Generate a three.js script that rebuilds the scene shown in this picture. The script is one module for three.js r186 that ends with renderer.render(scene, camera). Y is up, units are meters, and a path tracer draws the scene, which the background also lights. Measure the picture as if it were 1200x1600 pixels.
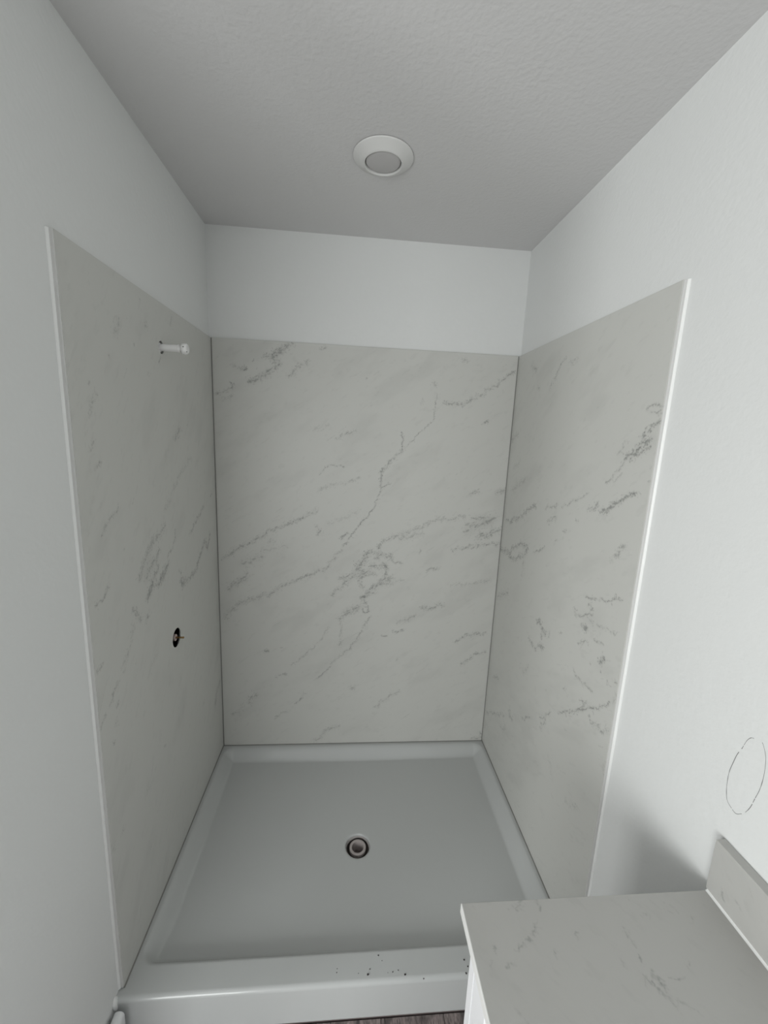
import * as THREE from 'three';
import { RoundedBoxGeometry } from 'three/addons/geometries/RoundedBoxGeometry.js';
import { mergeGeometries, mergeVertices, toCreasedNormals } from 'three/addons/utils/BufferGeometryUtils.js';
import { RectAreaLightUniformsLib } from 'three/addons/lights/RectAreaLightUniformsLib.js';

// ---------------------------------------------------------------- camera, sky, light, exposure
const scene = new THREE.Scene();
const camera = new THREE.PerspectiveCamera(102.494, 1200 / 1600, 0.02, 60);
camera.position.set(-0.06824, 1.64414, 1.84735);
camera.rotation.set(-0.182245, -0.086028, 0.043434, 'YXZ');
scene.add(camera);
scene.background = new THREE.Color(0.80, 0.88, 0.95);            // overcast sky
RectAreaLightUniformsLib.init();
// daylight of two unseen windows, placed to light the right wall and back slab
const ROOM0 = -3.0, ROOM1 = 3.2;                   // unseen left wall of the room and wall behind the camera
const WIN = { x: ROOM0, z0: 2.45, z1: 3.12, y0: 0.65, y1: 1.75 };
const WIN2 = { z: ROOM1, x0: -2.0, x1: -0.68, y0: 0.6, y1: 1.7 };
const DAY = new THREE.Color(0.985, 1.0, 0.985);
const unseenDaylight = new THREE.RectAreaLight(DAY, 21, WIN.z1 - WIN.z0, WIN.y1 - WIN.y0);
unseenDaylight.position.set(WIN.x + 0.01, (WIN.y0 + WIN.y1) / 2, (WIN.z0 + WIN.z1) / 2);
unseenDaylight.lookAt(0, (WIN.y0 + WIN.y1) / 2, (WIN.z0 + WIN.z1) / 2);
scene.add(unseenDaylight);
const unseenDaylight2 = new THREE.RectAreaLight(DAY, 10.5, WIN2.x1 - WIN2.x0, WIN2.y1 - WIN2.y0);
unseenDaylight2.position.set((WIN2.x0 + WIN2.x1) / 2, (WIN2.y0 + WIN2.y1) / 2, WIN2.z - 0.01);
unseenDaylight2.lookAt((WIN2.x0 + WIN2.x1) / 2, (WIN2.y0 + WIN2.y1) / 2, 0);
scene.add(unseenDaylight2);
const EXPOSURE = 0.76;
const renderer = new THREE.WebGLRenderer({ antialias: true });
renderer.toneMapping = THREE.LinearToneMapping;
renderer.toneMappingExposure = EXPOSURE;
renderer.shadowMap.enabled = true;

// ---------------------------------------------------------------- sizes (metres)
const W = 0.66945, P = 0.65739, T = 0.01206;       // wall faces at x = +-W, stone faces at x = +-P
const YB = 0.1, YT = 2.01475, DEPTH = 0.9135;      // stone slabs from the pan rim up; depth of the shower
const CEIL = 2.44, ZC = 0.9527;                    // ceiling height; face of the shower curb
const LEFT1 = 1.27, ALCOVE = 0.2;                   // unseen end of the left wall, where the room opens; shades the back slab

// ---------------------------------------------------------------- helpers
let seed = 7;
function rnd() { seed = (seed * 1664525 + 1013904223) >>> 0; return seed / 4294967296; }
function gauss() { return (rnd() + rnd() + rnd() + rnd() - 2) * 0.866 * 2 / 2; }
function hash(x, y, s) { let n = (x * 374761393 + y * 668265263 + s * 1274126177) | 0; n = Math.imul(n ^ (n >>> 13), 1274126177); return ((n ^ (n >>> 16)) >>> 0) / 4294967296; }
function noise(x, y, s = 0) {
  const xi = Math.floor(x), yi = Math.floor(y); let fx = x - xi, fy = y - yi;
  fx = fx * fx * (3 - 2 * fx); fy = fy * fy * (3 - 2 * fy);
  const a = hash(xi, yi, s), b = hash(xi + 1, yi, s), c = hash(xi, yi + 1, s), d = hash(xi + 1, yi + 1, s);
  return a + (b - a) * fx + (c - a) * fy + (a - b - c + d) * fx * fy;
}
function fbm(x, y, s, n = 4) { let v = 0, a = 0.5, t = 0; for (let i = 0; i < n; i++) { v += a * noise(x, y, s + i * 17); t += a; a *= 0.55; x *= 2.03; y *= 2.03; } return v / t; }
const clamp = (v, a = 0, b = 1) => Math.min(b, Math.max(a, v));
const smooth = (a, b, v) => { const t = clamp((v - a) / (b - a)); return t * t * (3 - 2 * t); };
const toSRGB = v => (v <= 0.0031308 ? v * 12.92 : 1.055 * Math.pow(v, 1 / 2.4) - 0.055) * 255;
const used = {};
function numbered(n) { if (!(n in used)) { used[n] = 0; return n; } used[n]++; return `${n}_${String(used[n]).padStart(3, '0')}`; }
function shade(o) { o.traverse(c => { if (c.isMesh) { c.castShadow = true; c.receiveShadow = true; } }); return o; }
function mesh(name, geo, mat, parent) {
  const m = new THREE.Mesh(Array.isArray(geo) ? mergeGeometries(geo.map(g => g.index ? g.toNonIndexed() : g)) : geo, mat);
  m.name = parent ? name : numbered(name); m.castShadow = m.receiveShadow = true; (parent || scene).add(m); return m;
}
function struct(name, geo, mat) { const m = mesh(name, geo, mat); m.userData = { kind: 'structure' }; return m; }
function thing(name, label, category, pos = [0, 0, 0], group) {
  const o = new THREE.Group(); o.name = numbered(name); o.position.set(...pos); scene.add(o);
  o.userData = { label, category }; if (group) o.userData.group = group; return o;
}
function tag(o, label, category, group) { o.userData = { label, category }; if (group) o.userData.group = group; return o; }
function box(x0, x1, y0, y1, z0, z1, r = 0, seg = 2) {
  const g = r ? new RoundedBoxGeometry(x1 - x0, y1 - y0, z1 - z0, seg, r) : new THREE.BoxGeometry(x1 - x0, y1 - y0, z1 - z0);
  g.translate((x0 + x1) / 2, (y0 + y1) / 2, (z0 + z1) / 2); return g;
}
function metreUV(g, k = 1) {                          // uv in metres by the way a face points
  if (g.index) g = g.toNonIndexed();
  const p = g.attributes.position, n = g.attributes.normal, uv = new Float32Array(p.count * 2);
  for (let i = 0; i < p.count; i++) {
    const ax = Math.abs(n.getX(i)), ay = Math.abs(n.getY(i)), az = Math.abs(n.getZ(i));
    const a = ax > ay && ax > az ? [p.getZ(i), p.getY(i)] : ay > az ? [p.getX(i), p.getZ(i)] : [p.getX(i), p.getY(i)];
    uv[2 * i] = a[0] * k; uv[2 * i + 1] = a[1] * k;
  }
  g.setAttribute('uv', new THREE.BufferAttribute(uv, 2)); return g;
}
function dataTexture(w, h, fn, srgb) {
  const d = new Uint8Array(w * h * 4);
  for (let y = 0; y < h; y++) for (let x = 0; x < w; x++) { const c = fn(x, y), i = (y * w + x) * 4; d[i] = c[0]; d[i + 1] = c[1]; d[i + 2] = c[2]; d[i + 3] = 255; }
  const t = new THREE.DataTexture(d, w, h, THREE.RGBAFormat); t.magFilter = THREE.LinearFilter; t.minFilter = THREE.LinearMipmapLinearFilter; t.generateMipmaps = true;
  t.wrapS = t.wrapT = THREE.RepeatWrapping; if (srgb) t.colorSpace = THREE.SRGBColorSpace; t.needsUpdate = true; return t;
}
function tileNoise(n, cells, s) {                     // tileable noise heights 0..1
  return (x, y) => {
    let v = 0, a = 0.5, t = 0, c = cells;
    for (let k = 0; k < 3; k++) {
      const fx = x / n * c, fy = y / n * c, xi = Math.floor(fx), yi = Math.floor(fy), m = i => ((i % c) + c) % c;
      let ux = fx - xi, uy = fy - yi; ux = ux * ux * (3 - 2 * ux); uy = uy * uy * (3 - 2 * uy);
      const A = hash(m(xi), m(yi), s + k), B = hash(m(xi + 1), m(yi), s + k), C = hash(m(xi), m(yi + 1), s + k), D = hash(m(xi + 1), m(yi + 1), s + k);
      v += a * (A + (B - A) * ux + (C - A) * uy + (A - B - C + D) * ux * uy); t += a; a *= 0.5; c *= 2;
    }
    return v / t;
  };
}
// veins printed in the stone, in millimetres along and up each slab: width (tenths of mm), strength (percent), points
const BACK_VEINS = [
  '24 45 960,1738 955,1672 948,1618 887,1561 831,1491',
  '37 90 807,1567 821,1533 813,1484',
  '74 55 822,1485 780,1448 745,1401 728,1376',
  '38 95 728,1376 727,1344 733,1313',
  '25 60 733,1313 775,1336',
  '38 80 734,1306 715,1268 699,1222 672,1176 641,1139 604,1090 564,1029',
  '65 30 564,1023 518,969 480,921 417,893',
  '112 55 338,1908 275,1877 246,1842 280,1833 251,1804 188,1761 153,1737',
  '103 35 315,1773 349,1809 401,1846',
  '45 80 73,1738 88,1728 78,1705',
  '68 35 15,1684 72,1710',
  '68 60 143,1803 131,1786',
  '90 30 86,1806 143,1798',
  '69 25 37,1663 83,1688',
  '57 45 453,1888 476,1911',
  '35 100 650,1786 651,1783',
  '34 90 166,1827 167,1826',
  '73 50 1304,1844 1233,1793 1174,1754 1126,1722 1066,1695 990,1698',
  '95 40 1063,1883 1081,1892',
  '84 40 942,1768 950,1783',
  '62 60 1174,1610 1204,1626',
  '48 30 896,1717 898,1687',
  '72 20 422,1553 494,1585',
  '60 35 519,1521 609,1567',
  '37 45 449,1366 497,1410 564,1404',
  '49 60 370,1307 371,1305',
  '62 30 444,1284 486,1311 634,1353',
  '76 45 17,960 80,1007 142,1041 216,1088 303,1128 371,1162 451,1203',
  '50 60 327,1133 383,1169',
  '76 50 439,1125 458,1106 446,1087',
  '65 55 554,1069 585,1103',
  '115 15 477,1126 639,1208',
  '114 35 228,1049 253,1063',
  '178 15 190,1002 315,1031',
  '116 30 51,841 126,875',
  '79 55 417,893 366,872 315,851 271,823',
  '105 38 271,823 201,788 99,760 61,719 22,677',
  '132 90 696,1019 665,985 654,951 622,930',
  '119 60 711,986 749,1000 795,988',
  '106 60 687,932 751,946 778,933',
  '106 50 597,903 648,917 700,911',
  '108 50 703,843 755,871 807,886',
  '95 55 653,780 691,801 724,822',
  '120 40 546,875 597,896',
  '136 40 576,709 654,745',
  '256 22 90,935 203,976',
  '182 25 38,814 139,896',
  '120 50 1135,1143 1227,1159',
  '121 50 1193,1084 1283,1133',
  '119 30 824,1069 939,1112',
  '135 45 212,1846 303,1890',
  '136 40 142,1747 240,1786',
  '66 70 732,1034 726,993',
  '53 60 788,1008 803,961 849,962',
  '80 65 757,960 772,919 767,885 723,843 691,822 672,794 680,752',
  '80 50 668,918 649,876 658,828',
  '93 45 623,890 572,848 515,792',
  '41 80 670,738 694,738 697,715 675,709 670,732',
  '96 45 654,737 589,702 550,673',
  '41 50 708,695 670,638 639,566 607,522 554,478 489,397 442,353',
  '43 75 403,285 349,225',
  '58 25 315,195 248,150',
  '55 45 563,666 566,566 560,537',
  '41 40 511,637 466,558 420,515 328,435',
  '80 40 623,890 727,905',
  '79 50 823,1095 747,1060 722,1027',
  '92 38 823,1095 899,1124 988,1166 1079,1181 1131,1196',
  '108 30 729,850 847,872',
  '67 60 1077,1034 1170,1043 1236,1058 1310,1066',
  '81 55 1309,1141 1246,1092 1204,1118',
  '159 35 1158,1183 1225,1185 1240,1159',
  '294 28 1124,1116 1278,1187',
  '78 55 1142,1303 1190,1311',
  '118 40 1267,1305 1311,1326',
  '68 45 964,922 1030,944',
  '53 40 919,1010 931,1031',
  '83 55 942,740 990,729 1063,752',
  '98 30 924,697 831,653',
  '42 65 760,588 793,595',
  '56 65 813,607 867,617',
  '58 55 1126,559 1179,596 1284,604',
  '73 55 1163,439 1223,484 1292,507',
  '68 80 204,508 221,519',
  '41 45 279,528 289,531',
  '56 90 256,368 262,372',
  '56 35 269,391 309,394',
  '98 50 162,288 122,236',
  '71 25 48,169 102,229',
  '115 35 615,314 640,298',
  '88 35 862,296 808,258 741,197',
  '57 45 838,455 849,457',
  '103 40 570,106 494,68 453,13',
  '94 70 1296,52 1313,27 1255,12',
  '83 20 1084,848 1280,878',
];
const RIGHT_VEINS = [
  '59 38 426,1837 392,1811 366,1774 320,1741',
  '65 30 508,1811 446,1818',
  '154 35 149,1849 210,1821',
  '116 25 224,1765 257,1757',
  '133 38 83,1580 10,1548',
  '40 55 906,1642 877,1646 856,1631 889,1629 908,1633',
  '59 80 914,1606 885,1595 867,1581 853,1569',
  '62 60 891,1549 860,1537 821,1510',
  '65 50 800,1386 763,1363',
  '76 80 892,1564 858,1549 826,1529 803,1506',
  '47 35 800,1560 769,1520',
  '47 55 803,1503 785,1476 763,1457 735,1437',
  '32 45 800,1474 776,1445',
  '38 45 659,1399 611,1377 565,1354 516,1329',
  '47 60 480,1340 475,1326 398,1304',
  '69 70 330,1296 298,1295 249,1267 175,1222 48,1179',
  '59 70 865,1437 833,1417 799,1392 762,1369 726,1352',
  '63 70 714,1378 693,1360 665,1348',
  '52 65 615,1298 628,1301',
  '44 50 567,1263 544,1247',
  '48 40 496,1205 510,1218',
  '48 50 901,1463 916,1469',
  '34 50 899,1495 901,1498',
  '85 75 133,1071 225,1124 296,1128 271,1085 182,1042 114,1038 133,1071',
  '112 70 8,1036 110,1054',
  '56 55 342,1121 433,1163',
  '76 30 265,1063 271,992',
  '62 30 854,1283 820,1253',
  '101 33 428,1260 491,1295',
  '96 30 140,1459 70,1423',
  '121 28 67,1326 205,1395',
  '67 20 804,1231 862,1289',
  '33 60 717,1085 786,1111 814,1114 831,1126',
  '36 85 831,1126 879,1145',
  '58 80 732,1070 754,1069 765,1068',
  '36 60 670,1036 676,1010 734,1037 768,1056',
  '65 70 752,1032 775,1026',
  '60 70 715,997 742,1004 729,987',
  '39 40 785,1028 831,1041 854,1044 868,1042',
  '71 75 434,873 465,888 478,870 514,859 479,833',
  '75 55 389,791 412,776 441,770',
  '72 50 441,770 511,804 478,803',
  '53 40 540,884 531,856',
  '40 40 594,908 619,919',
  '53 55 706,932 758,960',
  '48 60 786,978 827,995',
  '62 75 815,943 842,956 822,932 830,928',
  '39 60 832,911 836,909',
  '33 50 782,904 788,904',
  '35 60 904,923 897,915',
  '37 45 863,905 866,891',
  '46 45 702,846 719,827 766,829 814,837',
  '49 40 661,745 667,756',
  '44 90 888,856 871,830 829,793 784,754 745,718 713,694 650,647',
  '54 60 606,613 583,577 543,538',
  '50 60 475,487 410,432',
  '88 75 299,388 293,363 329,365',
  '78 40 242,324 19,175',
  '44 60 758,767 778,778 773,749 792,791',
  '58 42 812,750 840,747 869,753 907,774',
  '51 30 903,857 911,893',
  '69 50 67,406 143,447',
  '39 50 704,623 707,621',
  '58 40 550,509 587,563',
  '81 25 213,233 276,288',
  '165 35 34,805 149,873',
  '100 20 419,673 373,618',
  '47 25 898,671 909,642',
  '99 12 627,462 674,396',
  '90 15 758,398 821,452',
];
const LEFT_VEINS = [
  '48 80 586,1885 584,1883',
  '116 33 694,1807 702,1788 721,1761',
  '79 40 558,1829 554,1817',
  '120 30 382,1895 395,1863',
  '54 45 633,1756 627,1751',
  '47 40 749,1711 757,1704',
  '44 45 475,1757 486,1734',
  '41 30 544,1698 560,1686',
  '61 35 844,1635 838,1630',
  '72 25 811,1606 831,1597 849,1559',
  '103 45 356,1547 369,1523 401,1499',
  '58 33 822,1460 843,1439',
  '57 20 834,1505 864,1479',
  '100 20 261,1436 375,1384 500,1280',
  '65 50 155,1237 265,1181 315,1156',
  '87 50 77,1270 54,1265',
  '41 45 757,1334 804,1306 843,1276',
  '43 80 750,1223 747,1220',
  '51 60 426,1200 452,1148 501,1129',
  '112 50 548,1166 600,1128 647,1107',
  '108 50 504,1097 578,1051',
  '105 50 498,1225 567,1210 623,1187 648,1158 673,1130 689,1107',
  '112 60 561,1123 608,1070 649,1040',
  '98 50 486,1099 559,1075',
  '88 65 97,1103 132,1049 157,1087 230,1038 260,998 400,991 401,1019',
  '67 50 414,1050 396,1026',
  '48 33 825,1145 849,1123',
  '96 55 610,1091 622,1057 647,1037',
  '94 40 532,1063 599,1056',
  '85 60 362,1006 397,987',
  '85 50 727,1049 700,1008 688,988',
  '86 40 637,995 662,976',
  '40 42 829,1145 862,1121 890,1124',
  '86 22 733,1002 752,955 796,896',
  '54 60 815,886 840,868 865,845',
  '55 50 823,829 840,824',
  '51 50 882,834 910,812',
  '54 35 845,789 837,762',
  '45 40 862,743 855,730',
  '40 40 873,969 904,956',
  '131 50 32,372 88,335 109,301',
  '92 40 252,409 235,408',
  '67 40 591,505 594,497',
  '84 30 713,457 730,440',
  '103 25 854,465 855,452',
  '88 20 900,465 892,440',
  '104 12 609,846 676,805',
];
const COUNTER_VEINS = [
  '41 35 120,2 107,9 87,19',
  '31 35 147,1 147,11 140,19',
  '33 40 125,40 122,51 109,58 92,67 80,74',
  '39 50 37,72 43,71',
  '33 25 21,90 30,87',
  '29 40 61,92 51,99',
  '29 45 188,57 191,55',
  '27 40 142,77 144,83',
  '30 30 283,52 282,69 281,81',
  '28 50 283,92 280,103',
  '26 50 270,117 278,128 288,140 290,144',
  '27 50 291,111 293,122 296,132',
  '26 60 299,132 291,145',
  '18 50 311,126 330,123',
  '21 40 291,145 296,158 296,169',
  '38 35 363,108 361,113',
  '55 30 387,22 392,29',
  '37 30 334,33 339,38',
  '33 30 424,40 422,48',
  '32 20 252,98 248,111',
  '25 20 297,146 326,166',
];
const SPLASH_VEINS = [
  '12 40 28,36 31,29 35,23 40,18',
  '14 45 52,44 57,43 63,43',
  '12 25 64,42 68,39',
];

// ---------------------------------------------------------------- materials
const std = o => new THREE.MeshStandardMaterial(o);
const lin = (r, g, b) => new THREE.Color().setRGB(r, g, b);
const peel = tileNoise(512, 48, 3);
const peelTex = dataTexture(512, 512, (x, y) => { const v = 255 * peel(x, y); return [v, v, v]; });            // roller stipple, 0.5 m a tile
const coarse = tileNoise(512, 60, 9);
const knockTex = dataTexture(512, 512, (x, y) => { const v = 255 * coarse(x, y); return [v, v, v]; });  // sprayed ceiling texture
const M = {
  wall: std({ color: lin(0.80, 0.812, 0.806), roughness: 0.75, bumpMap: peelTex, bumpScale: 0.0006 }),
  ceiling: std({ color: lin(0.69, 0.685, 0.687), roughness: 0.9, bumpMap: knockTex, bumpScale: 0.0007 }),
  trim: std({ color: lin(0.84, 0.85, 0.86), roughness: 0.4 }),
  acrylic: new THREE.MeshPhysicalMaterial({ color: lin(0.53, 0.545, 0.542), roughness: 0.3, clearcoat: 0.6, clearcoatRoughness: 0.12 }),
  caulk: std({ color: lin(0.88, 0.89, 0.88), roughness: 0.35 }),
  stoneEdgeLit: std({ color: lin(0.66, 0.66, 0.65), roughness: 0.4 }),  // slab stone without veins, light on the edge painted in as paler
  counterEdgeLit: std({ color: lin(0.78, 0.78, 0.765), roughness: 0.4 }),  // light on the countertop front painted in, much paler than its slab
  jointGrey: std({ color: lin(0.25, 0.25, 0.235), roughness: 0.7 }),  // dark grey strips along the slab joints
  whiteMetal: std({ color: lin(0.74, 0.74, 0.73), roughness: 0.5 }),
  whitePlastic: std({ color: lin(0.90, 0.90, 0.895), roughness: 0.35 }),
  lens: new THREE.MeshPhysicalMaterial({ color: lin(0.53, 0.52, 0.52), roughness: 0.55 }),
  dark: std({ color: lin(0.02, 0.02, 0.02), roughness: 0.9 }),
  brass: std({ color: lin(0.42, 0.28, 0.14), metalness: 1, roughness: 0.4 }),
  copper: std({ color: lin(0.60, 0.50, 0.47), metalness: 0.6, roughness: 0.5 }),
  pvc: std({ color: lin(0.42, 0.38, 0.37), roughness: 0.5 }),
  gasket: std({ color: lin(0.035, 0.028, 0.024), roughness: 0.8 }),
  ring: std({ color: lin(0.50, 0.47, 0.46), roughness: 0.5 }),
  crumb: std({ color: lin(0.05, 0.045, 0.045), roughness: 0.9 }),
  pencil: std({ color: lin(0.24, 0.24, 0.24), roughness: 0.9 }),
  cabinet: std({ color: lin(0.86, 0.865, 0.885), roughness: 0.4 }),
  cavityShade: std({ color: lin(0.10, 0.075, 0.055), roughness: 0.95 }),  // shade inside the wall cavity put into a near-black brown
  glass: new THREE.MeshPhysicalMaterial({ color: 0xffffff, transmission: 1, thickness: 0, roughness: 0.02, ior: 1.5 }),
};

// stone slabs: pale warm grey quartz with broken grey veins
function stone(wm, hm, w, h, veins, dir, s, speck = 1, tone = [0.620, 0.622, 0.594], force = 1) {
  const d = new Float32Array(w * h), px = w / wm, py = h / hm;
  const stamp = (x, y, r, a) => {                     // metres
    const rx = r * px, ry = r * py, cx = x * px, cy = y * py;
    for (let j = Math.floor(cy - ry); j <= cy + ry; j++) for (let i = Math.floor(cx - rx); i <= cx + rx; i++) {
      if (i < 0 || j < 0 || i >= w || j >= h) continue;
      const q = ((i + 0.5 - cx) / rx) ** 2 + ((j + 0.5 - cy) / ry) ** 2;
      if (q < 1) { const k = j * w + i; d[k] += (1 - d[k]) * a * (1 - q); }
    }
  };
  const [dx, dy] = dir;
  for (const line of veins) {
    const n = line.split(' '), width = n[0] / 10000, strength = n[1] / 100 * force, pts = n.slice(2).map(p => p.split(',').map(v => v / 1000));
    for (let i = 0; i + 1 < pts.length; i++) {
      const [ax, ay] = pts[i], [bx, by] = pts[i + 1], len = Math.hypot(bx - ax, by - ay), steps = Math.max(2, Math.ceil(len / 0.0012));
      const nx = -(by - ay) / (len || 1), ny = (bx - ax) / (len || 1);
      for (let k = 0; k < steps; k++) {
        const f = (k + rnd()) / steps, wob = (noise(ax * 90 + f * len * 70, ay * 90 + i, s) - 0.5) * Math.min(0.016, width * 1.8 + 0.004);
        const x = ax + (bx - ax) * f + nx * wob, y = ay + (by - ay) * f + ny * wob;
        const on = (width > 0.0055 ? 0.62 : 1) * smooth(0.36, 0.64, noise(x * 90, y * 90, s + 5) * 0.55 + noise(x * 330, y * 330, s + 6) * 0.45);
        stamp(x, y, Math.max(0.0013, width * 0.22) * (0.5 + 0.9 * rnd()), strength * 0.95 * on);      // the dark thread itself, broken
        if (rnd() < 0.26) {                                                                          // curled flecks beside it
          const g = gauss() * width * 1.5; let hx = x + nx * g + dx * gauss() * width * 2, hy = y + ny * g + dy * gauss() * width * 2;
          let an = Math.atan2(dy, dx) + gauss() * 1.3, bend = gauss() * 0.5; const L = 2 + Math.floor(rnd() * rnd() * 9), a = strength * (0.22 + 0.55 * rnd() * rnd());
          for (let m = 0; m < L; m++) { stamp(hx, hy, 0.0015 + 0.0014 * rnd(), a * (0.5 + 0.5 * rnd())); hx += Math.cos(an) * 0.0016; hy += Math.sin(an) * 0.0016; an += bend; }
        }
        const spread = width > 0.0055 ? 1.5 : 0.7;                                                    // mottled halo, smeared along the grain
        for (let m = 0; m < (width > 0.0055 ? 4 : 1); m++) {
          const hx = x + nx * gauss() * width * spread + dx * gauss() * width, hy = y + ny * gauss() * width * spread + dy * gauss() * width;
          const u = hx * dx + hy * dy, v = hy * dx - hx * dy, mask = smooth(0.50, 0.66, noise(u * 90, v * 210, s + 8) * 0.6 + noise(u * 260, v * 420, s + 9) * 0.4);
          stamp(hx, hy, 0.0016 + 0.0016 * rnd(), strength * 0.60 * mask);
        }
        if (k % 3 === 0) stamp(x + nx * gauss() * width, y + ny * gauss() * width, width * 1.1 + 0.004, strength * 0.035);
      }
    }
  }
  for (let k = 0; k < 90 * speck; k++) {              // stray flecks and short faint streaks along the grain
    const x = rnd() * wm, y = rnd() * hm, l = 0.008 + 0.05 * rnd() * rnd(), a = 0.05 + 0.16 * rnd() * rnd();
    for (let e = 0; e < l; e += 0.0015) stamp(x + dx * e + gauss() * 0.0015, y + dy * e + gauss() * 0.0015, 0.0016 + 0.002 * rnd(), a * rnd());
  }
  const tex = dataTexture(w, h, (i, j) => {
    const x = i / px, y = j / py, u = x * dx + y * dy, v = -x * dy + y * dx;
    const cloud = smooth(0.50, 0.85, fbm(u * 5, v * 12, s + 30, 4)) * 0.09 + smooth(0.62, 0.85, fbm(u * 30, v * 75, s + 40, 3)) * 0.06;
    const grain = (hash(i, j, s) - 0.5) * 0.02;
    const k = clamp(d[j * w + i] * 0.80 + cloud, 0, 0.9);
    return tone.map((c, q) => toSRGB(c * (1 + grain) + ([0.17, 0.175, 0.17][q] - c) * k));
  }, true);
  tex.wrapS = tex.wrapT = THREE.ClampToEdgeWrapping;
  return std({ map: tex, roughness: 0.42 });
}

// ---------------------------------------------------------------- the setting
const back = -T, thick = 0.12;
// floor: subfloor with vinyl planks in front of the shower
const floor = struct('floor', metreUV(mergeGeometries([
  box(-W - 0.1, W + thick, -0.15, 0, back - thick, ZC + 0.001), box(-W, W + thick, -0.15, -0.012, ZC + 0.001, ROOM1 + thick), box(ROOM0 - thick, -W, -0.15, 0, ZC + 0.001, ROOM1 + thick), box(ROOM0 - thick, -W - 0.1, -0.15, 0, ALCOVE - thick, ZC + 0.001)])), std({ color: lin(0.16, 0.13, 0.125), roughness: 0.7 }));
const plankTex = [0, 1, 2].map(v => dataTexture(256, 1024, (i, j) => {
  const g = fbm(i / 18, j / 55, 60 + v * 9, 4), b = smooth(0.50, 0.72, fbm(i / 40, j / 60, 70 + v * 9, 4)), f = fbm(i / 5, j / 9, 80 + v, 3);
  const k = (0.85 + 1.0 * (g - 0.5) + 1.3 * (f - 0.5)) * (1 - 0.65 * b);
  return [0.235 * k, 0.195 * k, 0.188 * k].map(c => toSRGB(clamp(c)));
}, true));
const plankMat = plankTex.map(t => std({ map: t, roughness: 0.6 }));
{
  const wide = 0.183, z1 = ROOM1;
  for (let i = 0; i < 8; i++) {
    const x0 = -W + i * wide, x1 = Math.min(W, x0 + wide); let z = ZC + 0.004;
    for (let k = 0; z < z1; k++) {
      const zz = Math.min(z1, k ? z + 1.22 : z + 0.35 + 0.8 * ((i * 0.37) % 1));
      const g = box(x0 + 0.0006, x1 - 0.0006, -0.012, 0, z + 0.0006, zz - 0.0006, 0.0012, 1), p = g.attributes.position, uv = g.attributes.uv;
      for (let q = 0; q < p.count; q++) uv.setXY(q, (p.getX(q) - x0) / wide, (p.getZ(q) - z) / 1.22 + i * 0.31);
      mesh('plank', g, plankMat[(i + k) % 3], floor); z = zz;
    }
  }
}
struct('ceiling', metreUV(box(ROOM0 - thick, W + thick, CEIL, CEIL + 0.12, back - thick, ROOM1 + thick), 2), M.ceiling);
struct('wall_back', metreUV(box(-W - 0.1, W + thick, 0, CEIL, back - thick, back), 2), M.wall);
const wallRight = struct('wall_right', metreUV(box(W, W + thick, 0, CEIL, back, ROOM1 + thick), 2), M.wall);
struct('wall_front', metreUV(mergeGeometries([box(ROOM0 - thick, W, 0, WIN2.y0, ROOM1, ROOM1 + thick), box(ROOM0 - thick, W, WIN2.y1, CEIL, ROOM1, ROOM1 + thick), box(ROOM0 - thick, WIN2.x0, WIN2.y0, WIN2.y1, ROOM1, ROOM1 + thick), box(WIN2.x1, W, WIN2.y0, WIN2.y1, ROOM1, ROOM1 + thick)]), 2), M.wall);
const ARM = [1.8827, 0.463], VALVE = [0.920, 0.4605];          // height and depth of the two openings in the left stone slab
function sheet(u0, u1, v0, v1, holes, thickness, bevel = 0) {   // upright sheet with round holes, seen face in the +z of its own axes
  const s = new THREE.Shape([[u0 + bevel, v0 + bevel], [u1 - bevel, v0 + bevel], [u1 - bevel, v1 - bevel], [u0 + bevel, v1 - bevel]].map(p => new THREE.Vector2(...p)));
  for (const [u, v, r] of holes) { const p = new THREE.Path(); p.absarc(u, v, r, 0, Math.PI * 2, true); s.holes.push(p); }
  return new THREE.ExtrudeGeometry(s, { depth: thickness - 2 * bevel, bevelEnabled: bevel > 0, bevelSize: bevel, bevelThickness: bevel, bevelSegments: 2, curveSegments: 40 }).translate(0, 0, bevel);
}
function toLeft(g, xFace, thickness) { g.translate(0, 0, -thickness); g.rotateY(Math.PI / 2); g.translate(xFace, 0, 0); return g; }   // own x -> -z, own z -> +x
{
  const board = toLeft(sheet(-LEFT1, T, 0, CEIL, [[-ARM[1], ARM[0], 0.0205], [-VALVE[1], VALVE[0], 0.0780]], 0.012), -W, 0.012);
  struct('wall_left', metreUV(mergeGeometries([board, box(-W - 0.1, -W - 0.012, 0, CEIL, LEFT1 - 0.04, LEFT1).toNonIndexed()]), 2), M.wall);
  struct('wall_left_rear', box(-W - 0.1, -W - 0.088, 0, CEIL, back, LEFT1 - 0.04), M.cavityShade);
}
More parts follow.
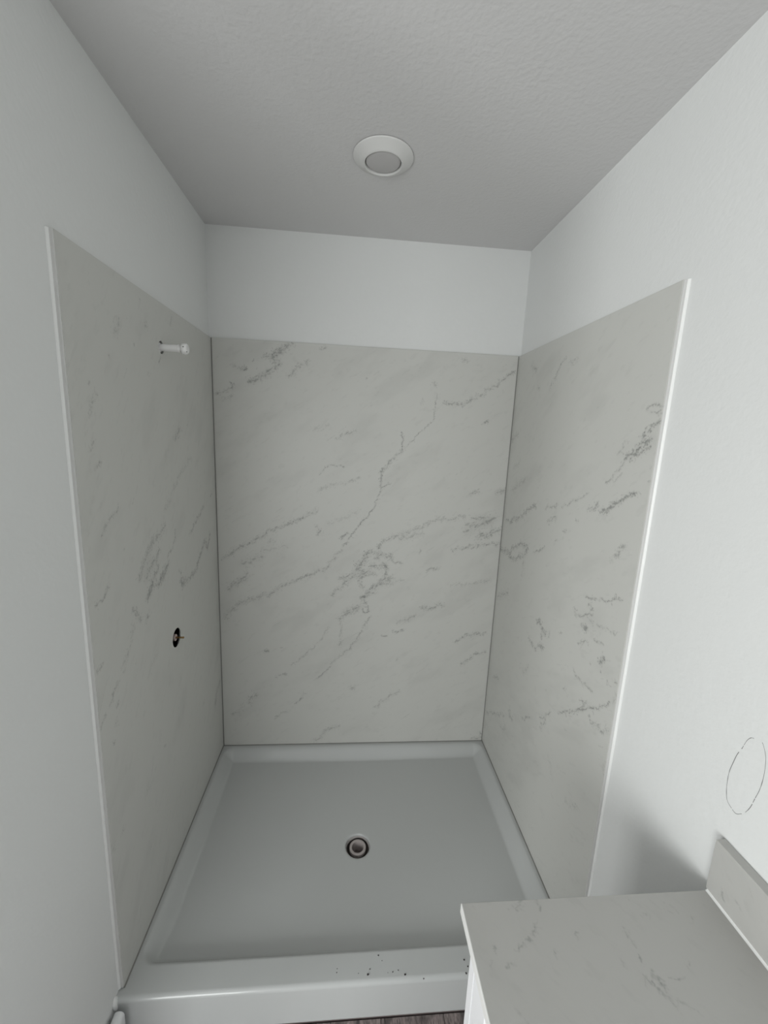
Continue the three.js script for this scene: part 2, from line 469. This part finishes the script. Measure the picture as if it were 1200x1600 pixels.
// unseen rest of the room to the left, laid out for the window light
struct('unseen_alcove_face', metreUV(box(-W - 0.112, -W - 0.1, 0, CEIL, ALCOVE, LEFT1), 2), M.wall);
struct('unseen_alcove_back', metreUV(box(ROOM0, -W - 0.1, 0, CEIL, ALCOVE - thick, ALCOVE), 2), M.wall);
struct('unseen_alcove_left', metreUV(mergeGeometries([box(ROOM0 - thick, ROOM0, 0, WIN.y0, ALCOVE - thick, ROOM1), box(ROOM0 - thick, ROOM0, WIN.y1, CEIL, ALCOVE - thick, ROOM1), box(ROOM0 - thick, ROOM0, WIN.y0, WIN.y1, ALCOVE - thick, WIN.z0), box(ROOM0 - thick, ROOM0, WIN.y0, WIN.y1, WIN.z1, ROOM1)]), 2), M.wall);
{
  const win = new THREE.Group(); win.name = 'unseen_window_1'; win.userData = { kind: 'structure' }; scene.add(win);  // out of view, lights the right wall and forms the vanity shadow
  const a = ROOM0 - 0.08, c = ROOM0 - 0.03, f = 0.045, w = WIN;
  mesh('window_frame', [box(a, c, w.y0, w.y0 + f, w.z0, w.z1), box(a, c, w.y1 - f, w.y1, w.z0, w.z1), box(a, c, w.y0 + f, w.y1 - f, w.z0, w.z0 + f), box(a, c, w.y0 + f, w.y1 - f, w.z1 - f, w.z1)], M.trim, win);
  mesh('pane', box(a + 0.02, a + 0.024, w.y0 + f, w.y1 - f, w.z0 + f, w.z1 - f), M.glass, win);
}
{
  const win = new THREE.Group(); win.name = 'unseen_window_2'; win.userData = { kind: 'structure' }; scene.add(win);  // out of view, lights the back of the shower
  const a = ROOM1 + 0.03, c = ROOM1 + 0.08, f = 0.045, w = WIN2;
  mesh('window_frame', [box(w.x0, w.x1, w.y0, w.y0 + f, a, c), box(w.x0, w.x1, w.y1 - f, w.y1, a, c), box(w.x0, w.x0 + f, w.y0 + f, w.y1 - f, a, c), box(w.x1 - f, w.x1, w.y0 + f, w.y1 - f, a, c)], M.trim, win);
  mesh('pane', box(w.x0 + f, w.x1 - f, w.y0 + f, w.y1 - f, a + 0.02, a + 0.024), M.glass, win);
}
// baseboard on the left wall, standing a little off it, its end at the curb
{
  const s = new THREE.Shape(); s.moveTo(-0.0135, 0); s.lineTo(0.014, 0); s.lineTo(0.014, 0.078); s.quadraticCurveTo(0.014, 0.094, 0.001, 0.095); s.quadraticCurveTo(-0.012, 0.095, -0.0135, 0.080); s.lineTo(-0.0135, 0);
  const g = new THREE.ExtrudeGeometry(s, { depth: LEFT1 - ZC - 0.006, bevelEnabled: false, curveSegments: 8 });
  g.rotateY(0.012); g.translate(-0.6475, 0, ZC + 0.004);
  struct('baseboard_left', g, M.trim);
}
// pencilled oval on the right wall
{
  const ob = [[1.1356, 1.2450], [1.1260, 1.2393], [1.1039, 1.2334], [1.0860, 1.2276], [1.0650, 1.2238], [1.0428, 1.2207], [1.0207, 1.2211], [1.0016, 1.2234], [0.9857, 1.2287], [0.9799, 1.2379], [0.9773, 1.2476], [0.9839, 1.2551], [0.9944, 1.2623], [1.0123, 1.2689], [1.0351, 1.2730], [1.0557, 1.2767], [1.0752, 1.2781], [1.0969, 1.2777], [1.1095, 1.2764], [1.1212, 1.2743], [1.1332, 1.2693], [1.1417, 1.2632], [1.1413, 1.2565], [1.1385, 1.2508]];
  const curve = new THREE.CatmullRomCurve3(ob.map(([y, z]) => new THREE.Vector3(W - 0.0003, y, z)), true), n = 220, pos = [], idx = [];
  for (let i = 0; i <= n; i++) {
    const f = i / n, p = curve.getPointAt(f % 1), t = curve.getTangentAt(f % 1), w = 0.0005 * (0.6 + 0.8 * noise(f * 40, 3, 5));
    const ny = -t.z, nz = t.y;
    pos.push(p.x, p.y + ny * w, p.z + nz * w, p.x, p.y - ny * w, p.z - nz * w);
    if (i < n && noise(f * 60, 9, 2) > 0.12 && !(f > 0.965 && f < 0.985)) idx.push(2 * i, 2 * i + 1, 2 * i + 2, 2 * i + 1, 2 * i + 3, 2 * i + 2);
  }
  const g = new THREE.BufferGeometry(); g.setAttribute('position', new THREE.Float32BufferAttribute(pos, 3)); g.setIndex(idx); g.computeVertexNormals();
  mesh('pencil_outline', g, M.pencil, wallRight).userData = { label: 'thin grey pencilled oval' };
}

// ---------------------------------------------------------------- stone slabs round the shower
function slabUV(g, u, u0, u1) {
  const p = g.attributes.position, uv = g.attributes.uv;
  for (let i = 0; i < p.count; i++) uv.setXY(i, clamp((p[u](i) - u0) / (u1 - u0), 0.002, 0.998), clamp((p.getY(i) - YB) / (YT - YB), 0.001, 0.999));
  return g;
}
const GAP = 0.0035, EDGE = 0.0035;
const beadShape = (() => { const s = new THREE.Shape(); s.moveTo(0, 0); s.lineTo(0.0048, 0); s.quadraticCurveTo(0.0042, 0.0036, 0, 0.0050); s.lineTo(0, 0); return s; })();
function sideSlab(side, label, mat, holes) {
  const o = thing('stone_wall_panel', label, 'wall panel', [0, 0, 0], undefined);
  let g;
  if (side < 0) {
    const rear = holes.map(([u, v, r]) => [u, v, r > 0.03 ? 0.064 : r + 0.002]);
    g = mergeGeometries([toLeft(sheet(-DEPTH + EDGE, -0.0005 + T, YB + GAP, YT, holes, 0.0030, 0.0008), -P, 0.0030), toLeft(sheet(-DEPTH + EDGE, -0.0005 + T, YB + GAP, YT, rear, T - 0.0036), -P - 0.0030, T - 0.0036)]);
  }
  else { g = sheet(0.0005 - T, DEPTH - EDGE, YB + GAP, YT, holes, T - 0.0006, 0.001); g.translate(0, 0, -(T - 0.0006)); g.rotateY(-Math.PI / 2); g.translate(P, 0, 0); }
  mesh('slab', slabUV(g, 'getZ', 0, DEPTH), mat, o);
  const xa = side < 0 ? -W + 0.0006 : P + 0.0004, xb = side < 0 ? -P - 0.0004 : W - 0.0006;
  mesh('lit_polished_edge', box(xa, xb, YB + GAP, YT, DEPTH - EDGE, DEPTH, 0.0016, 3), M.stoneEdgeLit, o).userData = { label: 'plain polished front edge, made paler for the light on it' };
  // caulk bead where the edge meets the painted wall
  const b = new THREE.ExtrudeGeometry(beadShape, { depth: YT - YB - GAP, bevelEnabled: false, curveSegments: 6 });
  // own x -> away from the wall, own y -> +z, own z -> height
  const m = new THREE.Matrix4().makeBasis(new THREE.Vector3(-side, 0, 0), new THREE.Vector3(0, 0, 1), new THREE.Vector3(0, 1, 0));
  b.applyMatrix4(m); if (m.determinant() < 0) { const ix = b.index; const p = b.attributes.position; for (let i = 0; i < p.count; i += 3) for (const at of ['position', 'uv', 'normal']) { const A = b.attributes[at], k = A.itemSize; for (let q = 0; q < k; q++) { const t = A.array[(i + 1) * k + q]; A.array[(i + 1) * k + q] = A.array[(i + 2) * k + q]; A.array[(i + 2) * k + q] = t; } } b.computeVertexNormals(); }
  b.translate(side * (W - 0.0002), YB + GAP, DEPTH - 0.0005);
  mesh('caulk_bead', b, M.caulk, o).userData = { label: 'glossy white bead of caulk down the front edge' };
  const xi = side < 0 ? -P - 0.003 : P - 0.0028;
  mesh('dark_joint', box(xi, xi + 0.0058, YB - 0.0005, YB + GAP, 0.002, DEPTH - 0.002, 0.001, 1), M.jointGrey, o).userData = { label: 'thin dark grey joint along the foot' };
  return o;
}
sideSlab(-1, 'grey-veined white stone panel on the left shower wall, with pipe stub and valve hole', stone(DEPTH, YT - YB, 1024, 2048, LEFT_VEINS, [-0.55, 0.835], 11), [[-ARM[1], ARM[0], 0.0195], [-VALVE[1], VALVE[0], 0.0340]]);
sideSlab(1, 'grey-veined white stone panel on the right shower wall, above the vanity end', stone(DEPTH, YT - YB, 1024, 2048, RIGHT_VEINS, [0.86, 0.51], 23), []);
{
  const o = thing('stone_wall_panel', 'widest grey-veined stone panel, across the back of the shower facing the camera', 'wall panel');
  const g = sheet(-P + 0.0042, P - 0.0042, YB + GAP, YT, [], T - 0.0006, 0.001); g.translate(0, 0, -(T - 0.0006));
  mesh('slab', slabUV(g, 'getX', -P, P), stone(2 * P, YT - YB, 1400, 2040, BACK_VEINS, [0.82, 0.57], 37), o);
  for (const s of [-1, 1]) mesh('dark_joint', box(s * (P - 0.0021) - 0.0021, s * (P - 0.0021) + 0.0021, YB + GAP, YT - 0.001, -0.008, -0.002), M.jointGrey, o).userData = { label: 'thin dark grey upright joint in the corner' };
  mesh('dark_joint', box(-P, P, YB - 0.0005, YB + GAP, -0.004, 0.0018, 0.001, 1), M.jointGrey, o).userData = { label: 'thin dark grey joint along the foot' };
}

// ---------------------------------------------------------------- shower pan
const DR = [0.0023, 0.489], HOLE = 0.0470;
const CURB_R = 0.014, CURB_A = 1.36;                  // rounding of the curb's front edge
function panY(x, z) {
  const cx = 0, cz = (0.010 + 0.866) / 2, hx = P - 0.010, hz = (0.866 - 0.010) / 2, r = 0.05;
  const qx = Math.abs(x - cx) - hx + r, qz = Math.abs(z - cz) - hz + r;
  const d = -(Math.hypot(Math.max(qx, 0), Math.max(qz, 0)) + Math.min(Math.max(qx, qz), 0) - r);       // distance inside the basin rim
  const bed = 0.047 + 0.018 * Math.max(0, Math.hypot(x - DR[0], z - DR[1]) - HOLE);
  const wide = 0.058 - 0.018 * smooth(0.70, 0.84, z), f = smooth(0, wide, d);
  return YB + (bed - YB) * f;
}
{
  const xs = [], zs = [], q = 0.1, span = (a, b, n, out) => { for (let i = 0; i < n; i++) out.push(a + (b - a) * i / n); };
  span(-W, -P + 0.10, 34, xs); span(-P + 0.10, DR[0] - q, 14, xs); span(DR[0] - q, DR[0] + q, 10, xs); span(DR[0] + q, P - 0.10, 14, xs); span(P - 0.10, W, 34, xs); xs.push(W);
  span(back, 0.10, 34, zs); span(0.10, DR[1] - q, 10, zs); span(DR[1] - q, DR[1] + q, 10, zs); span(DR[1] + q, 0.79, 10, zs); span(0.79, 0.875, 34, zs); span(0.875, 0.925, 4, zs);
  const rows = zs.map(z => [z, null]);
  for (let i = 0; i <= 10; i++) { const a = CURB_A * i / 10; rows.push([0.925 + CURB_R * Math.sin(a), YB - CURB_R + CURB_R * Math.cos(a)]); }
  { const [za, ya] = rows[rows.length - 1]; for (let i = 1; i <= 5; i++) rows.push([za + (ZC - za) * i / 5, ya * (1 - i / 5)]); }
  const pos = [], idx = [], n = xs.length, eps = 1e-6;
  for (const [z, y] of rows) for (const x of xs) pos.push(x, y ?? panY(x, z), z);
  const inside = (x, z) => Math.abs(x - DR[0]) < q - eps && Math.abs(z - DR[1]) < q - eps;
  for (let j = 0; j + 1 < rows.length; j++) for (let i = 0; i + 1 < n; i++) {
    if (inside((xs[i] + xs[i + 1]) / 2, (rows[j][0] + rows[j + 1][0]) / 2)) continue;
    const a = j * n + i, b = a + 1, c = a + n, e = c + 1; idx.push(a, c, b, b, c, e);
  }
  // round drain hole in a square patch: 40 spokes meeting the square's own grid points
  const rim = []; for (let i = 0; i < 10; i++) rim.push([-q + 0.2 * i / 10, -q]); for (let i = 0; i < 10; i++) rim.push([q, -q + 0.2 * i / 10]); for (let i = 0; i < 10; i++) rim.push([q - 0.2 * i / 10, q]); for (let i = 0; i < 10; i++) rim.push([-q, q - 0.2 * i / 10]);
  const base = pos.length / 3, rings = 10;
  for (const [x, z] of rim) {
    const l = Math.hypot(x, z), ux = x / l, uz = z / l;
    for (let k = 0; k < 3; k++) { const y = [-0.045, -0.012, -0.0035][k], rr = HOLE - [0.001, 0, -0.0005][k]; pos.push(DR[0] + ux * rr, 0.047 + y, DR[1] + uz * rr); }
    for (let k = 0; k <= rings; k++) { const r = HOLE + 0.003 + (l - HOLE - 0.003) * k / rings; const X = DR[0] + ux * r, Z = DR[1] + uz * r; pos.push(X, k === rings ? panY(DR[0] + x, DR[1] + z) : panY(X, Z), Z); }
  }
  const m = rings + 4;
  for (let i = 0; i < 40; i++) { const a = base + i * m, b = base + ((i + 1) % 40) * m; for (let k = 0; k + 1 < m; k++) idx.push(a + k, b + k, a + k + 1, b + k, b + k + 1, a + k + 1); }
  let g = new THREE.BufferGeometry(); g.setAttribute('position', new THREE.Float32BufferAttribute(pos, 3)); g.setIndex(idx); g = mergeVertices(g, 1e-5); g.computeVertexNormals();
  const o = thing('shower_pan', 'white acrylic shower pan with sunken basin and raised front curb', 'shower pan');
  mesh('basin', metreUV(g), M.acrylic, o);
  mesh('caulk_bead', (() => { const s = new THREE.SphereGeometry(1, 14, 10); s.scale(0.006, 0.020, 0.012); s.rotateZ(0.15); s.translate(-W + 0.003, 0.088, 0.936); return s; })(), M.caulk, o).userData = { label: 'smear of white caulk at the left end of the curb' };
}
// drain
{
  const o = thing('shower_drain', 'open round drain with grey pipe end and dark dirty ring in the pan floor', 'drain', [DR[0], 0, DR[1]]);
  const lathe = pts => new THREE.LatheGeometry(pts.map(p => new THREE.Vector2(...p)), 56);
  mesh('flange_ring', lathe([[0.0462, 0.004], [0.0462, 0.0400], [0.0455, 0.0412], [0.0446, 0.0405], [0.0440, 0.0360], [0.0440, 0.004]]), M.ring, o);
  mesh('gasket', lathe([[0.0440, 0.002], [0.0440, 0.0320], [0.0400, 0.0290], [0.0340, 0.0280], [0.0325, 0.002]]), M.gasket, o);
  mesh('pipe', lathe([[0.0325, 0.0], [0.0325, 0.0405], [0.0315, 0.0420], [0.0240, 0.0420], [0.0228, 0.0405], [0.0222, -0.09]]), M.pvc, o);
  mesh('dark_pipe_bottom', lathe([[0.0222, -0.09], [0.012, -0.094], [0, -0.094]]), M.dark, o);  // near-black disc closing the pipe
}

// ---------------------------------------------------------------- pipe stub and valve in the left slab
{
  const o = thing('shower_pipe_stub', 'capped white pipe stub sticking out of the left stone panel near its top', 'pipe', [-P, ARM[0], ARM[1]]);
  const L = p => { const g = new THREE.LatheGeometry(p.map(v => new THREE.Vector2(...v)), 32); g.rotateZ(-Math.PI / 2); return g; };
  mesh('pipe', L([[0, -0.05], [0.0105, -0.05], [0.0105, 0.0555], [0.0082, 0.0570], [0.0082, 0.063], [0, 0.063]]), M.whitePlastic, o);
  mesh('collar', L([[0.0105, 0.049], [0.0118, 0.050], [0.0118, 0.0545], [0.0105, 0.0555]]), M.whitePlastic, o);
  const cap = mesh('cap', L([[0, 0.0605], [0.0125, 0.0610], [0.0158, 0.0640], [0.0166, 0.0700], [0.0158, 0.0755], [0.0130, 0.0785], [0.0095, 0.0795], [0.0090, 0.0780], [0, 0.0780]]), M.whitePlastic, o);
  mesh('cap_hole', new THREE.SphereGeometry(0.0016, 12, 8).translate(0.071, 0.0035, 0.0162), M.dark, cap).userData = { label: 'small dark dimple' };
  mesh('cap_hole', new THREE.SphereGeometry(0.0016, 12, 8).translate(0.0782, -0.0095, 0.0085), M.dark, cap).userData = { label: 'small dark dimple' };
  mesh('wall_plug', L([[0.0105, -0.014], [0.0150, -0.013], [0.0150, -0.004], [0.0105, -0.003]]).scale(1, 1, 0.8), M.whitePlastic, o);
}
{
  const o = thing('shower_valve', 'brass valve stem poking from a round black hole in the left stone panel', 'valve', [-P, VALVE[0], VALVE[1]]);
  const L = p => { const g = new THREE.LatheGeometry(p.map(v => new THREE.Vector2(...v)), 28); g.rotateZ(-Math.PI / 2); return g; };
  mesh('valve_body', L([[0, -0.08], [0.0085, -0.08], [0.0085, -0.016], [0.0120, -0.0150], [0.0120, -0.0035], [0.0105, -0.0025], [0.0055, -0.0025], [0.0050, -0.006], [0, -0.006]]), M.copper, o);
  mesh('stem', L([[0, -0.006], [0.0034, -0.006], [0.0034, 0.0235], [0.0028, 0.0245], [0, 0.0245]]), M.brass, o);
}

// ---------------------------------------------------------------- ceiling light, switched off
{
  const o = thing('ceiling_light', 'round white disc ceiling light with frosted lens, switched off', 'light', [0.0022, CEIL, 0.4925]);
  const L = p => new THREE.LatheGeometry(p.map(v => new THREE.Vector2(...v)), 72);
  mesh('trim_ring', L([[0, -0.001], [0.0872, -0.0005], [0.0878, -0.003], [0.0862, -0.0055], [0.0740, -0.0105], [0.0620, -0.0180], [0.0570, -0.0205], [0.0540, -0.0205], [0.0530, -0.0190], [0.0526, -0.0080]]), M.whiteMetal, o);
  mesh('lens', L([[0.0502, -0.008], [0.0502, -0.0150], [0.0485, -0.0172], [0.040, -0.0195], [0.022, -0.0212], [0, -0.0218]]), M.lens, o);
}

// ---------------------------------------------------------------- vanity
const VZ0 = 1.2455, VZ1 = 2.12, VX = 0.158, VTOP = 0.80, VT = 0.02;
{
  const o = thing('vanity_cabinet', 'white painted vanity cabinet under the stone countertop', 'cabinet', [0.43, 0, 1.69]);
  const at = (g) => g.translate(-0.43, 0, -1.69), fx = 0.1815, z0 = 1.257, z1 = 2.11, top = VTOP - VT;
  mesh('carcass', [at(box(fx + 0.02, W - 0.002, 0.10, top, z0, z0 + 0.016)), at(box(fx + 0.02, W - 0.002, 0.10, top, z1 - 0.016, z1)), at(box(fx + 0.02, W - 0.002, 0.10, 0.116, z0 + 0.016, z1 - 0.016)), at(box(W - 0.014, W - 0.002, 0.116, top, z0 + 0.016, z1 - 0.016))], M.cabinet, o);
  mesh('toe_kick', at(box(fx + 0.07, fx + 0.086, 0, 0.10, z0, z1)), M.cabinet, o);
  for (const z of [z0, z1 - 0.016]) mesh('side_foot', at(box(fx + 0.086, W - 0.002, 0, 0.10, z, z + 0.016)), M.cabinet, o);
  const zm = (z0 + z1) / 2, fr = (a, b, c, d) => at(box(fx, fx + 0.02, a, b, c, d, 0.0012, 1));
  mesh('face_frame', [fr(0.10, top, z0, z0 + 0.024), fr(0.10, top, z1 - 0.024, z1), fr(0.10, top, zm - 0.018, zm + 0.018), fr(top - 0.022, top, z0 + 0.024, zm - 0.018), fr(top - 0.022, top, zm + 0.018, z1 - 0.024), fr(0.10, 0.125, z0 + 0.024, zm - 0.018), fr(0.10, 0.125, zm + 0.018, z1 - 0.024)], M.cabinet, o);
  for (const [a, b] of [[z0 + 0.0265, zm - 0.0205], [zm + 0.0205, z1 - 0.0265]]) {
    const d = mesh('door', [at(box(fx + 0.001, fx + 0.019, 0.1275, top - 0.0245, a, a + 0.055, 0.001, 1)), at(box(fx + 0.001, fx + 0.019, 0.1275, top - 0.0245, b - 0.055, b, 0.001, 1)), at(box(fx + 0.001, fx + 0.019, top - 0.0795, top - 0.0245, a + 0.055, b - 0.055, 0.001, 1)), at(box(fx + 0.001, fx + 0.019, 0.1275, 0.1825, a + 0.055, b - 0.055, 0.001, 1)), at(box(fx + 0.010, fx + 0.016, 0.1825, top - 0.0795, a + 0.055, b - 0.055))], M.cabinet, o);
    mesh('knob', (() => { const k = new THREE.LatheGeometry([[0, 0.022], [0.012, 0.020], [0.014, 0.016], [0.006, 0.010], [0.006, 0]].map(p => new THREE.Vector2(...p)), 20); k.rotateZ(Math.PI / 2); return at(k.translate(fx + 0.001, 0.62, a < zm - 0.2 ? b - 0.028 : a + 0.028)); })(), M.brass, d);
  }
}
{
  const o = thing('vanity_countertop', 'pale grey stone vanity countertop with faint dark veins in the lower right', 'countertop', [0, 0, 0]);
  const lx = W - 0.001 - VX, lz = VZ1 - VZ0, g = box(VX + 0.0015, W - 0.001, VTOP - VT, VTOP, VZ0, VZ1, 0.0012, 2), p = g.attributes.position, uv = g.attributes.uv;
  for (let i = 0; i < p.count; i++) uv.setXY(i, clamp((p.getX(i) - VX) / lx, 0.002, 0.998), clamp((p.getZ(i) - VZ0) / lz, 0.002, 0.998));
  mesh('slab', g, stone(lx, lz, 1024, 1750, COUNTER_VEINS, [0.6, 0.8], 51, 0.2, [0.50, 0.497, 0.478], 0.72), o);
  mesh('lit_polished_edge', box(VX, VX + 0.003, VTOP - VT, VTOP, VZ0, VZ1, 0.0013, 2), M.counterEdgeLit, o).userData = { label: 'plain front edge, made paler for the light on it' };
}
{
  const o = thing('backsplash', 'low upright stone backsplash strip along the right wall on the countertop', 'backsplash', [0, 0, 0]);
  const x0 = W - 0.0205, y0 = VTOP + 0.0015, y1 = 0.9135, g = box(x0, W - 0.0006, y0, y1, VZ0 - 0.004, VZ1, 0.0012, 2), p = g.attributes.position, uv = g.attributes.uv;
  for (let i = 0; i < p.count; i++) uv.setXY(i, clamp((p.getZ(i) - VZ0) / (VZ1 - VZ0), 0.002, 0.998), clamp((p.getY(i) - VTOP) / 0.1145, 0.002, 0.998));
  mesh('slab', g, stone(VZ1 - VZ0, 0.1145, 1750, 229, SPLASH_VEINS, [0.6, -0.8], 77, 0.1, [0.50, 0.497, 0.478], 0.72), o);
  const s = new THREE.Shape(); s.moveTo(0.001, 0); s.lineTo(-0.0042, 0); s.quadraticCurveTo(-0.001, 0.001, 0.001, 0.0042); s.lineTo(0.001, 0);
  const b = new THREE.ExtrudeGeometry(s, { depth: VZ1 - VZ0, bevelEnabled: false, curveSegments: 5 }).translate(x0, VTOP, VZ0);
  mesh('caulk_bead', b, M.caulk, o).userData = { label: 'thin white caulk line along the foot' };
}

// ---------------------------------------------------------------- grit on the curb
{
  const spots = [[0.024, 0.918, 1.5], [0.030, 0.906, 0.8], [0.057, 0.875, 1.0], [0.067, 0.888, 0.6], [-0.067, 0.909, 0.7], [0.097, 0.916, 0.8], [0.113, 0.913, 0.7], [0.132, 0.924, 1.3], [0.186, 0.934, 1.0], [-0.066, 0.900, 0.6], [0.315, 0.899, 1.2], [0.322, 0.915, 1.0], [0.313, 0.930, 1.3], [-0.004, 0.914, 0.6], [0.082, 0.917, 0.5]];
  spots.forEach(([x, z, k]) => {
    const g = mergeVertices(new THREE.IcosahedronGeometry(0.0017 * k, 1).deleteAttribute('normal').deleteAttribute('uv')), p = g.attributes.position;
    for (let i = 0; i < p.count; i++) { const s = 0.7 + 0.6 * rnd(); p.setXYZ(i, p.getX(i) * s * (1.2), p.getY(i) * s * 0.6, p.getZ(i) * s); }
    g.computeVertexNormals();
    const d = z - 0.925, y = d > 0 ? YB - CURB_R + Math.sqrt(CURB_R ** 2 - Math.min(d, CURB_R * 0.97) ** 2) : YB;
    const o = mesh('grit_crumb', g, M.crumb); o.position.set(x, y + 0.0006 * k, z);
    const where = x > 0.3 ? 'beside the vanity cabinet' : x > 0.17 ? 'on its rounded lip' : x < -0.05 ? 'left of the main scatter' : z < 0.895 ? 'near its inner side' : 'along its middle';
    tag(o, `tiny dark crumb of grit on the white shower curb ${where}`, 'crumb', `grit crumbs on the curb ${where}`);
  });
}
renderer.render(scene, camera);
